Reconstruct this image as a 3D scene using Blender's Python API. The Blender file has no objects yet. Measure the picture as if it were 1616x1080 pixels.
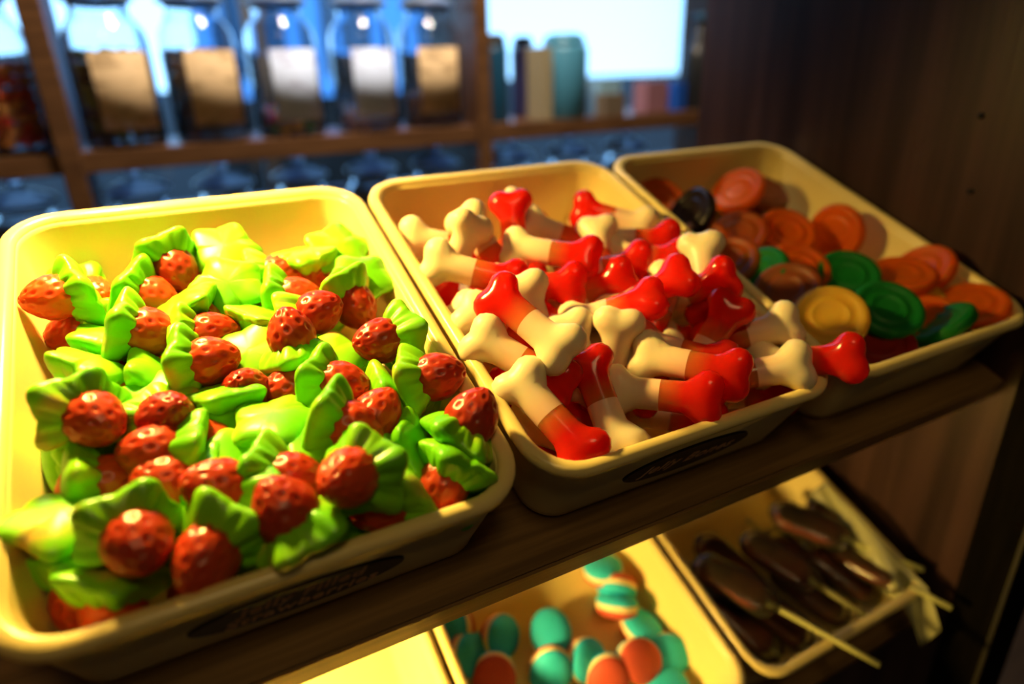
import bpy, bmesh, math, random
from mathutils import Vector, Matrix, Quaternion
random.seed(7)
sc = bpy.context.scene
COL = sc.collection

# ------------------------------------------------------------------ camera, world, lights, exposure
Z0 = 1.0                                   # height of the sweet trays' front left rim corner above the floor
TILT = math.radians(21.68)                 # the cabinet's shelves slope towards the customer
TRAY = Matrix.Translation((0, 0, Z0)) @ Matrix.Rotation(TILT, 4, 'X')      # tray row frame: u along the row, v away, n up

cam_data = bpy.data.cameras.new('camera'); cam = bpy.data.objects.new('camera', cam_data); COL.objects.link(cam)
r = Vector((0.88126, -0.47200, -0.02419)); dn = Vector((-0.20162, -0.32915, -0.92250)); fw = Vector((0.42746, 0.81785, -0.38523))
m = Matrix((r, -dn, -fw)).transposed().to_4x4(); m.translation = (0.08156, -0.20461, Z0 + 0.16778)
cam.matrix_world = m
cam_data.sensor_width = 36.0; cam_data.lens = 1036.0 / 1616.0 * 36.0
cam_data.clip_start = 0.01; cam_data.clip_end = 200
cam_data.dof.use_dof = True; cam_data.dof.focus_distance = 0.325; cam_data.dof.aperture_fstop = 2.8
sc.camera = cam
sc.view_settings.view_transform = 'Standard'; sc.view_settings.look = 'None'
sc.view_settings.gamma = 1.0; sc.view_settings.use_curve_mapping = False
sc.view_settings.exposure = 0.0

world = bpy.data.worlds.new('world'); sc.world = world; world.use_nodes = True
wn = world.node_tree.nodes; wl = world.node_tree.links
bg = wn['Background']; bg.inputs['Strength'].default_value = 3.6
tc = wn.new('ShaderNodeTexCoord'); sep = wn.new('ShaderNodeSeparateXYZ'); rp = wn.new('ShaderNodeValToRGB')
wl.new(tc.outputs['Generated'], sep.inputs[0]); wl.new(sep.outputs['Z'], rp.inputs[0])
rp.color_ramp.elements[0].position = 0.0; rp.color_ramp.elements[0].color = (0.32, 0.64, 1.0, 1)
rp.color_ramp.elements[1].position = 0.6; rp.color_ramp.elements[1].color = (0.16, 0.42, 0.95, 1)
wl.new(rp.outputs[0], bg.inputs['Color'])

def look_at(o, target):
    o.rotation_euler = (Vector(target) - o.location).to_track_quat('-Z', 'Y').to_euler()
def lamp(name, kind, loc, target, energy, color, size=0.05, spot=None, blend=0.5):
    d = bpy.data.lights.new(name, kind); d.energy = energy; d.color = color
    if kind == 'AREA': d.shape = 'DISK'; d.size = size
    else: d.shadow_soft_size = size
    if spot: d.spot_size = math.radians(spot); d.spot_blend = blend
    o = bpy.data.objects.new(name, d); COL.objects.link(o); o.location = loc; look_at(o, target); return o
WARM = (1.0, 0.66, 0.16)
lamp('cabinet_lamp', 'SPOT', TRAY @ Vector((0.05, 0.300, 0.150)), TRAY @ Vector((0.10, 0.16, 0.0)), 14.0, WARM, 0.02, 150, 1.0)
lamp('lower_cabinet_lamp', 'SPOT', (0.0, 0.07, Z0 - 0.13), (0.12, 0.05, Z0 - 0.30), 11.0, WARM, 0.02, 160, 0.5)
lamp('ceiling_lamp', 'AREA', (0.5, 0.62, Z0 + 1.1), (0.4, 0.9, Z0 + 0.0), 24.0, (1.0, 0.82, 0.62), 0.3)
lamp('front_fill', 'AREA', (0.0, -0.75, Z0 + 1.25), (0.2, 0.1, Z0), 2.6, (1.0, 0.70, 0.30), 0.4)  # added warm fill from the front for the tray rims, no visible source

# ------------------------------------------------------------------ materials
def mat(name, color, rough=0.4, spec=0.5, trans=0.0, ior=1.45, sss=0.0, sssr=(1, .4, .2), sscale=0.004, coat=0.0):
    M = bpy.data.materials.new(name); M.use_nodes = True
    b = M.node_tree.nodes['Principled BSDF']; i = b.inputs
    i['Base Color'].default_value = (*color, 1); i['Roughness'].default_value = rough
    i['Specular IOR Level'].default_value = spec; i['Transmission Weight'].default_value = trans; i['IOR'].default_value = ior
    i['Subsurface Weight'].default_value = sss; i['Subsurface Radius'].default_value = sssr; i['Subsurface Scale'].default_value = sscale
    i['Coat Weight'].default_value = coat; i['Coat Roughness'].default_value = 0.15
    return M
def nodes(M): return M.node_tree.nodes, M.node_tree.links, M.node_tree.nodes['Principled BSDF']
def noise_color(M, c1, c2, scale, lo=0.35, hi=0.65, stretch=(1, 1, 1), detail=4, rnd=0.0):
    n, l, b = nodes(M)
    t = n.new('ShaderNodeTexCoord'); mp = n.new('ShaderNodeMapping'); mp.inputs['Scale'].default_value = stretch
    nz = n.new('ShaderNodeTexNoise'); nz.inputs['Scale'].default_value = scale; nz.inputs['Detail'].default_value = detail
    cr = n.new('ShaderNodeValToRGB'); cr.color_ramp.elements[0].position = lo; cr.color_ramp.elements[1].position = hi
    cr.color_ramp.elements[0].color = (*c1, 1); cr.color_ramp.elements[1].color = (*c2, 1)
    l.new(t.outputs['Object'], mp.inputs[0])
    if rnd:
        oi = n.new('ShaderNodeObjectInfo'); ml = n.new('ShaderNodeMath'); ml.operation = 'MULTIPLY'; ml.inputs[1].default_value = rnd
        l.new(oi.outputs['Random'], ml.inputs[0]); l.new(ml.outputs[0], mp.inputs['Location'])
    l.new(mp.outputs[0], nz.inputs['Vector']); l.new(nz.outputs['Fac'], cr.inputs[0]); l.new(cr.outputs[0], b.inputs['Base Color'])
    return cr, nz
def bump(M, scale, strength, dist=0.001, stretch=(1, 1, 1)):
    n, l, b = nodes(M)
    t = n.new('ShaderNodeTexCoord'); mp = n.new('ShaderNodeMapping'); mp.inputs['Scale'].default_value = stretch
    nz = n.new('ShaderNodeTexNoise'); nz.inputs['Scale'].default_value = scale; nz.inputs['Detail'].default_value = 3
    bp = n.new('ShaderNodeBump'); bp.inputs['Strength'].default_value = strength; bp.inputs['Distance'].default_value = dist
    l.new(t.outputs['Object'], mp.inputs[0]); l.new(mp.outputs[0], nz.inputs['Vector']); l.new(nz.outputs['Fac'], bp.inputs['Height']); l.new(bp.outputs[0], b.inputs['Normal'])

M_tray = mat('cream_plastic', (0.80, 0.66, 0.30), 0.26, 0.5)
noise_color(M_tray, (0.80, 0.62, 0.22), (0.86, 0.70, 0.28), 9, 0.3, 0.7)
def wood(name, c1, c2, stretch, rough, scale=14):
    M = mat(name, c1, rough, 0.4); noise_color(M, c1, c2, scale, 0.32, 0.70, stretch, 8); bump(M, scale * 3, 0.25, 0.0006, stretch); return M
M_shelf = wood('shelf_wood', (0.13, 0.07, 0.022), (0.25, 0.14, 0.045), (0.6, 14, 14), 0.42)
M_panel = wood('panel_wood', (0.018, 0.008, 0.007), (0.062, 0.028, 0.023), (5, 5, 0.22), 0.36, 11)
M_dark = wood('dark_post_wood', (0.003, 0.0024, 0.002), (0.006, 0.0045, 0.0035), (12, 12, 1), 0.8)
M_dark.node_tree.nodes['Principled BSDF'].inputs['Specular IOR Level'].default_value = 0.02
M_back = wood('shelving_wood', (0.08, 0.035, 0.014), (0.16, 0.075, 0.03), (1.0, 10, 10), 0.45)
M_hole = mat('hole_black', (0.004, 0.003, 0.003), 0.9)
M_edge = mat('post_edge_highlight', (0.03, 0.024, 0.013), 0.6)  # lighter tone imitates light caught on the post's front edge
M_plaque = mat('plaque_black', (0.012, 0.009, 0.010), 0.35)
M_letter = mat('letter_copper', (1.0, 0.62, 0.32), 0.5)
M_wall = mat('wall_paint', (0.42, 0.36, 0.30), 0.8); noise_color(M_wall, (0.16, .12, .09), (0.20, .15, .11), 3)
M_floor = wood('floor_boards', (0.03, 0.018, 0.010), (0.06, 0.036, 0.02), (1, 10, 1), 0.7, 6)
M_frame = mat('window_paint', (0.10, 0.10, 0.11), 0.5)

# candies
M_berry = mat('strawberry_jelly', (0.55, 0.03, 0.012), 0.30, 0.5, trans=0.15, sss=0.6, sssr=(1, .18, .06), sscale=0.006)
n, l, b = nodes(M_berry)
oi = n.new('ShaderNodeObjectInfo'); cr = n.new('ShaderNodeValToRGB')
cr.color_ramp.elements[0].color = (0.42, 0.035, 0.014, 1); cr.color_ramp.elements[1].color = (0.80, 0.095, 0.018, 1)
l.new(oi.outputs['Random'], cr.inputs[0]); l.new(cr.outputs[0], b.inputs['Base Color'])
M_leaf = mat('leaf_foam', (0.30, 0.62, 0.03), 0.34, 0.45, sss=0.25, sssr=(.6, 1, .2), sscale=0.002)
cr, nz = noise_color(M_leaf, (0.16, 0.60, 0.008), (0.66, 0.46, 0.08), 40, 0.42, 0.74, (1, 1, 1), 2, 9.0)
e = cr.color_ramp.elements.new(0.62); e.color = (0.28, 0.68, 0.012, 1)
M_foam = mat('white_foam', (0.84, 0.70, 0.46), 0.36, 0.45, sss=0.35, sssr=(1, .6, .3), sscale=0.003)
n, l, b = nodes(M_foam)                    # the white foam takes a pink tinge where it meets the jelly
t = n.new('ShaderNodeTexCoord'); sp = n.new('ShaderNodeSeparateXYZ'); cr = n.new('ShaderNodeValToRGB'); ma = n.new('ShaderNodeMath'); ma.operation = 'MULTIPLY_ADD'
ma.inputs[1].default_value = 1 / 0.03; ma.inputs[2].default_value = 1.0
l.new(t.outputs['Object'], sp.inputs[0]); l.new(sp.outputs['X'], ma.inputs[0]); l.new(ma.outputs[0], cr.inputs[0]); l.new(cr.outputs[0], b.inputs['Base Color'])
cr.color_ramp.elements[0].position = 0.45; cr.color_ramp.elements[0].color = (0.86, 0.74, 0.47, 1)
cr.color_ramp.elements[1].position = 1.0; cr.color_ramp.elements[1].color = (0.84, 0.52, 0.36, 1)
M_red = mat('red_jelly', (0.85, 0.015, 0.006), 0.16, 0.5, trans=0.40, ior=1.36, sss=1.0, sssr=(1, .10, .03), sscale=0.018)
n, l, b = nodes(M_red)
t = n.new('ShaderNodeTexCoord'); sp = n.new('ShaderNodeSeparateXYZ'); cr = n.new('ShaderNodeValToRGB'); ma = n.new('ShaderNodeMath'); ma.operation = 'MULTIPLY'
ma.inputs[1].default_value = 1 / 0.03
l.new(t.outputs['Object'], sp.inputs[0]); l.new(sp.outputs['X'], ma.inputs[0]); l.new(ma.outputs[0], cr.inputs[0]); l.new(cr.outputs[0], b.inputs['Base Color'])
cr.color_ramp.elements[0].position = 0.0; cr.color_ramp.elements[0].color = (1.0, 0.24, 0.06, 1)
cr.color_ramp.elements[1].position = 0.42; cr.color_ramp.elements[1].color = (1.0, 0.022, 0.010, 1)
def gummy(name, c, r=(1, .4, .2), tr=0.45): return mat(name, c, 0.42, 0.12, trans=tr, ior=1.38, sss=0.5, sssr=r, sscale=0.006)
M_disc = {'orange': gummy('orange_jelly', (0.86, 0.15, 0.002), (1, .25, .02), .5), 'amber': gummy('amber_jelly', (0.70, 0.16, 0.01), (1, .3, .05), .75),
          'green': gummy('green_jelly', (0.01, 0.22, 0.03), (.1, 1, .15)), 'yellow': gummy('yellow_jelly', (0.85, 0.50, 0.05), (1, .6, .1)),
          'brown': gummy('brown_jelly', (0.30, 0.08, 0.02), (1, .35, .1)), 'red': gummy('dark_red_jelly', (0.28, 0.015, 0.01), (1, .1, .1)),
          'black': mat('black_jelly', (0.012, 0.008, 0.010), 0.3)}
M_sred = mat('sour_red', (0.55, 0.085, 0.05), 0.6, 0.3, sss=0.2, sscale=0.002); bump(M_sred, 900, 0.3, 0.0004)
M_scream = mat('sour_cream', (0.90, 0.72, 0.38), 0.55, 0.3)
M_sturq = mat('sour_turquoise', (0.03, 0.55, 0.80), 0.6, 0.3, sss=0.2, sssr=(.2, 1, .9), sscale=0.002); bump(M_sturq, 900, 0.3, 0.0004)
M_lolly = mat('maroon_candy', (0.10, 0.012, 0.010), 0.28); noise_color(M_lolly, (0.06, .008, .008), (0.20, .03, .015), 40, .35, .7)
M_stick = mat('pale_stick', (0.50, 0.48, 0.16), 0.5)
def thin_film(name, tint, gloss, amount):
    M = bpy.data.materials.new(name); M.use_nodes = True; n = M.node_tree.nodes; l = M.node_tree.links; n.remove(n['Principled BSDF'])
    tr = n.new('ShaderNodeBsdfTransparent'); tr.inputs[0].default_value = (*tint, 1)
    gl = n.new('ShaderNodeBsdfGlossy'); gl.inputs['Roughness'].default_value = gloss
    fr = n.new('ShaderNodeFresnel'); fr.inputs[0].default_value = 1.45; mx = n.new('ShaderNodeMixShader')
    l.new(fr.outputs[0], mx.inputs[0]); l.new(tr.outputs[0], mx.inputs[1]); l.new(gl.outputs[0], mx.inputs[2])
    if amount:
        df = n.new('ShaderNodeBsdfDiffuse'); df.inputs[0].default_value = (0.75, 0.72, 0.4, 1); m2 = n.new('ShaderNodeMixShader'); m2.inputs[0].default_value = amount
        l.new(mx.outputs[0], m2.inputs[1]); l.new(df.outputs[0], m2.inputs[2]); l.new(m2.outputs[0], n['Material Output'].inputs[0])
    else: l.new(mx.outputs[0], n['Material Output'].inputs[0])
    return M
M_film = thin_film('clear_film', (0.93, 0.93, 0.86), 0.16, 0.03)
M_cell = thin_film('crumpled_film', (0.85, 0.85, 0.6), 0.2, 0.40)
M_pane = thin_film('window_glass', (0.97, 0.99, 1.0), 0.02, 0)
M_lid = mat('lid_glass', (0.62, 0.76, 0.98), 0.30, 0.6, trans=0.8, ior=1.35)  # blue tint stands in for bluish light on the glass lids
M_glass = mat('jar_glass', (0.93, 0.97, 1.0), 0.02, 0.5, trans=1.0, ior=1.45)

# ------------------------------------------------------------------ mesh helpers
def tag(o, label=None, cat=None, group=None, kind=None):
    for k, v in (('label', label), ('category', cat), ('group', group), ('kind', kind)):
        if v: o[k] = v
    return o
def mesh(name, verts, faces, M, smooth=True):
    me = bpy.data.meshes.new(name); me.from_pydata([tuple(v) for v in verts], [], faces); me.validate()
    bm = bmesh.new(); bm.from_mesh(me); bmesh.ops.recalc_face_normals(bm, faces=bm.faces); bm.to_mesh(me); bm.free()
    if M: me.materials.append(M)
    if smooth:
        me.shade_smooth()
        for p_ in me.polygons:
            if len(p_.vertices) > 4: p_.use_smooth = False
    return me
def link(name, data, parent=None, mw=None):
    o = bpy.data.objects.new(name, data); COL.objects.link(o)
    if parent: o.parent = parent
    if mw is not None:
        if parent: o.matrix_local = mw
        else: o.matrix_world = mw
    return o
def empty(name, mw, label, cat, group=None):
    o = link(name, None, None, mw); o.empty_display_size = 0.01; return tag(o, label, cat, group)
def loft(rings, cap0=True, cap1=True, close=False):
    k = len(rings[0]); V = [p for rg in rings for p in rg]; F = []
    R_ = len(rings)
    for i in range(R_ if close else R_ - 1):
        a = i * k; c = ((i + 1) % R_) * k
        for j in range(k): F.append((a + j, a + (j + 1) % k, c + (j + 1) % k, c + j))
    if cap0 and not close: F.append(tuple(range(k))[::-1])
    if cap1 and not close: F.append(tuple(range((R_ - 1) * k, R_ * k)))
    return V, F
def lathe(profile, seg=32, close=False):
    return loft([[(rr * math.cos(2 * math.pi * j / seg), rr * math.sin(2 * math.pi * j / seg), z) for j in range(seg)] for rr, z in profile], close=close)
def box_mesh(name, lo, hi, M, bev=0.002):
    bm = bmesh.new(); bmesh.ops.create_cube(bm, size=1)
    for v in bm.verts: v.co = Vector(((lo[i] + hi[i]) / 2 + v.co[i] * (hi[i] - lo[i]) for i in range(3)))
    if bev: bmesh.ops.bevel(bm, geom=bm.edges[:], offset=bev, segments=2, affect='EDGES')
    me = bpy.data.meshes.new(name); bm.to_mesh(me); bm.free(); me.materials.append(M); return me
def box(name, lo, hi, M, parent=None, bev=0.002, mw=None): return link(name, box_mesh(name, lo, hi, M, bev), parent, mw)
def tube(path, rad, seg=10):
    rings = []
    for i, p in enumerate(path):
        p = Vector(p); d = (Vector(path[min(i + 1, len(path) - 1)]) - Vector(path[max(i - 1, 0)])).normalized()
        x = d.orthogonal().normalized(); y = d.cross(x); rr = rad[i] if isinstance(rad, (list, tuple)) else rad
        rings.append([p + x * rr * math.cos(2 * math.pi * j / seg) + y * rr * math.sin(2 * math.pi * j / seg) for j in range(seg)])
    return loft(rings)
def rrect(w, d, inset, rad, z, n=8):
    r_ = max(rad, 0.002); x0, x1, y0, y1 = inset, w - inset, inset, d - inset; P = []
    for cx, cy, a0 in ((x1 - r_, y0 + r_, -90), (x1 - r_, y1 - r_, 0), (x0 + r_, y1 - r_, 90), (x0 + r_, y0 + r_, 180)):
        for k in range(n + 1):
            a = math.radians(a0 + 90 * k / n); P.append((cx + r_ * math.cos(a), cy + r_ * math.sin(a), z))
    return P

# ------------------------------------------------------------------ room
def structure(o): return tag(o, kind='structure')
XL, XR, YF, YB, ZC = -1.6, 2.6, -2.0, 1.5, 2.7
structure(box('floor', (XL, YF, -0.05), (XR, YB + .15, 0), M_floor, bev=0))
structure(box('ceiling', (XL, YF, ZC), (XR, YB + .15, ZC + .05), M_wall, bev=0))
structure(box('wall_left', (XL - .1, YF, 0), (XL, YB + .15, ZC), M_wall, bev=0))
structure(box('wall_right', (XR, YF, 0), (XR + .1, YB + .15, ZC), M_wall, bev=0))
structure(box('wall_front', (XL, YF - .1, 0), (XR, YF, ZC), M_wall, bev=0))
WX0, WX1, WZ0, WZ1 = -0.55, 2.05, 0.84, 2.2
V = []; F = []
for lo, hi in (((XL, YB, 0), (WX0, YB + .12, ZC)), ((WX1, YB, 0), (XR, YB + .12, ZC)), ((WX0, YB, 0), (WX1, YB + .12, WZ0)), ((WX0, YB, WZ1), (WX1, YB + .12, ZC))):
    o_ = len(V)
    V += [(x, y, z) for x in (lo[0], hi[0]) for y in (lo[1], hi[1]) for z in (lo[2], hi[2])]
    F += [tuple(o_ + i for i in f) for f in ((0, 1, 3, 2), (4, 6, 7, 5), (0, 4, 5, 1), (2, 3, 7, 6), (0, 2, 6, 4), (1, 5, 7, 3))]
structure(link('wall_back', mesh('wall_back', V, F, M_wall, False)))
win = structure(link('window_1', None, None, Matrix.Translation((0, YB + .05, 0))))
for lo, hi in (((WX0, 0, WZ0), (WX1, .04, WZ0 + .05)), ((WX0, 0, WZ1 - .05), (WX1, .04, WZ1)), ((WX0, 0, WZ0 + .05), (WX0 + .05, .04, WZ1 - .05)), ((WX1 - .05, 0, WZ0 + .05), (WX1, .04, WZ1 - .05))):
    box('frame', lo, hi, M_frame, win, 0.004)
bars = [WX0 + .05, 0.345, 0.90, WX1 - .05]
for x in bars[1:3]: box('glazing_bar', (x - .018, 0, WZ0 + .05), (x + .018, .04, WZ1 - .05), M_frame, win, 0.004)
for a_, b_ in zip(bars, bars[1:]):
    box('pane', (a_ + (.018 if a_ != bars[0] else 0), .017, WZ0 + .05), (b_ - (.018 if b_ != bars[3] else 0), .021, WZ1 - .05), M_pane, win, 0)

# the street beyond the window
M_street = mat('street_asphalt', (0.022, 0.018, 0.014), 0.95, 0.1); noise_color(M_street, (.016, .013, .010), (.028, .022, .018), 2)
M_facade = mat('facade_render', (0.20, 0.46, 0.80), 0.85); noise_color(M_facade, (.18, .44, .78), (.22, .49, .84), .8)
M_fpane = mat('facade_pane', (0.05, 0.10, 0.16), 0.1)
structure(box('ground', (-60, YB + .2, -0.4), (80, 90, -0.3), M_street, bev=0))
bl = empty('street_building', Matrix.Translation((2.1, 7.0, -0.3)), 'blue grey house facade across the street behind the middle jars', 'building')
box('facade', (-1.35, 0, 0), (1.35, 1.5, 4.6), M_facade, bl, 0.02)
box('plinth', (-1.37, -.03, 0), (1.37, 1.52, 1.25), M_street, bl, 0.02)
for wx in (-0.9, 0.0, 0.9):
    for wz in (1.45, 3.05):
        w_ = box('window', (wx - .28, -.04, wz), (wx + .28, .02, wz + 1.1), M_frame, bl, 0.01)
        box('pane', (wx - .23, -.05, wz + .05), (wx + .23, -.035, wz + 1.05), M_fpane, w_, 0)

# ------------------------------------------------------------------ sweet cabinet
LOWOFF = Vector((0.39475, -0.0794, -0.2363))                 # tray row frame of the lower shelf
cab = empty('sweet_cabinet', Matrix.Translation((0, 0, Z0)), 'dark brown wooden sweet cabinet with two sloping shelves holding cream trays', 'cabinet')
TI = Matrix.Rotation(TILT, 4, 'X')
PX = 0.6125                                                  # inner face of the side panel
box('shelf', (-0.29, -0.009, -0.0765), (PX, 0.285, -0.0585), M_shelf, cab, 0.0015, TI)
box('shelf', (-0.29 - LOWOFF.x, -0.009, -0.0765), (PX - LOWOFF.x, 0.285, -0.0585), M_shelf, cab, 0.0015, TI @ Matrix.Translation(LOWOFF))
box('side_panel', (PX, 0.004, -0.70), (PX + .02, 0.363, 0.42), M_panel, cab, 0.001)
box('side_panel', (-0.31, 0.004, -0.70), (-0.29, 0.363, 0.42), M_panel, cab, 0.001)
box('unseen_top_board', (-0.31, -0.03, 0.42), (PX + .02, 0.37, 0.44), M_panel, cab, 0.001)  # out of view, added to keep the ceiling lamp off the trays
post = box('corner_post', (PX - .006, -0.030, -0.70), (PX + .045, 0.004, 0.42), M_dark, cab, 0.002)
box('edge_highlight', (PX - .0075, -0.0315, -0.70), (PX - .0045, -0.0285, 0.42), M_edge, post, 0.0006)  # thin strip drawn as the highlight along the post edge
for py, pz in ((0.075, 0.128), (0.070, 0.075), (0.080, 0.030)):
    V, F = lathe([(0.0022, 0.0), (0.0022, 0.0008), (0.0012, 0.0008)], 12)
    link('pin_hole', mesh('pin_hole', V, F, M_hole), cab, Matrix.Translation((PX, py, pz)) @ Matrix.Rotation(-math.pi / 2, 4, 'Y'))

# ------------------------------------------------------------------ trays
TW, TD = 0.200, 0.2688
def tray_meshes():
    prof = [(9, -57), (11.8, -58), (0, 0)]
    pts = [(20, -58, 14), (15, -57.6, 17), (12.6, -55.5, 18), (12, -52, 19), (3.2, -6.5, 25), (4.2, -4.5, 24)]
    inner = [(8.0, -3.4, 21.6), (8.5, -6.5, 21), (16.5, -51, 15), (18.5, -54.2, 13), (23, -55.5, 10)]
    rings = [rrect(TW, TD, a * .001, c * .001, z * .001) for a, z, c in pts + inner]
    V, F = loft(rings)
    basin = mesh('basin', V, F, M_tray)
    lip = [(3.0, -6.8, 25), (1.4, -6.6, 26.5), (.3, -5.2, 27.6), (0, -3.6, 28), (.5, -1.7, 27.5), (1.9, -.4, 26.4), (4, 0, 25), (6, -.5, 23.5), (7.2, -1.5, 22.3), (7.9, -3.2, 21.7), (7.9, -4.6, 21.7), (6, -6.8, 22.5)]
    V, F = loft([rrect(TW, TD, a * .001, c * .001, z * .001) for a, z, c in lip], close=True)
    return basin, mesh('rim', V, F, M_tray)
BASIN, RIM = tray_meshes()
def text(body, size, parent, mw, shear=0.0):
    cu = bpy.data.curves.new('lettering', 'FONT'); cu.body = body; cu.size = size; cu.align_x = 'CENTER'; cu.align_y = 'CENTER'; cu.shear = shear
    cu.extrude = 0.0001; cu.offset = 0.00022; cu.space_character = 1.12; cu.materials.append(M_letter)
    fo = bpy.data.objects.new('lettering_curve', cu); COL.objects.link(fo); bpy.context.view_layer.update()
    me = bpy.data.meshes.new_from_object(fo.evaluated_get(bpy.context.evaluated_depsgraph_get())); me.name = 'lettering'
    bpy.data.objects.remove(fo); me.materials.clear(); me.materials.append(M_letter)
    return link('lettering', me, parent, mw)
FRONT = math.atan2(8.8, 45.5)                                # draft of the tray's front face
def tray(u, off, label, lines=None, size=0.009, shear=0.0):
    t_ = empty('sweet_tray', TRAY @ Matrix.Translation(off) @ Matrix.Translation((u, 0, 0)), label, 'tray', 'cream plastic sweet trays')
    link('basin', BASIN, t_); link('rim', RIM, t_)
    if lines:
        n_ = -0.0315; inset = 0.0032 + (-n_ - .0065) * 8.8 / 45.5
        mw = Matrix.Translation((TW / 2, inset - .0002, n_)) @ Matrix.Rotation(math.pi / 2 + FRONT, 4, 'X')
        V, F = loft([[(a_ * math.cos(q), b_ * math.sin(q), z) for q in [2 * math.pi * k / 48 for k in range(48)]] for a_, b_, z in ((.043, .0140, -.0012), (.043, .0140, .0006), (.0424, .0134, .0010))])
        p_ = link('label_plaque', mesh('label_plaque', V, F, M_plaque, False), t_, mw); p_['label'] = 'black oval name plaque'
        for (s, dy) in lines: text(s, size, p_, Matrix.Translation((0, dy, .0011)), shear)
    return t_
Z3 = Vector((0, 0, 0))
tray(0.0, Z3, 'brightly lit cream tray heaped with jelly strawberries, two line oval plaque', [('Jelly Filled', .0050), ('Strawberries', -.0055)], 0.0105, 0.25)
tray(0.203, Z3, 'cream tray of red and white jelly bones in the middle of the upper shelf', [('Jelly Bones', 0)], 0.0125, 0.35)
tray(0.406, Z3, 'dim cream tray of translucent jelly discs beside the dark side panel')
tray(-0.406, LOWOFF, 'glaringly lit cream tray at the bottom edge on the lower shelf')
tray(-0.203, LOWOFF, 'cream lower tray holding a few red and turquoise sour sweets')
tray(0.0, LOWOFF, 'cream lower tray filled with dark wrapped lollipops beside the side panel')

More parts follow.
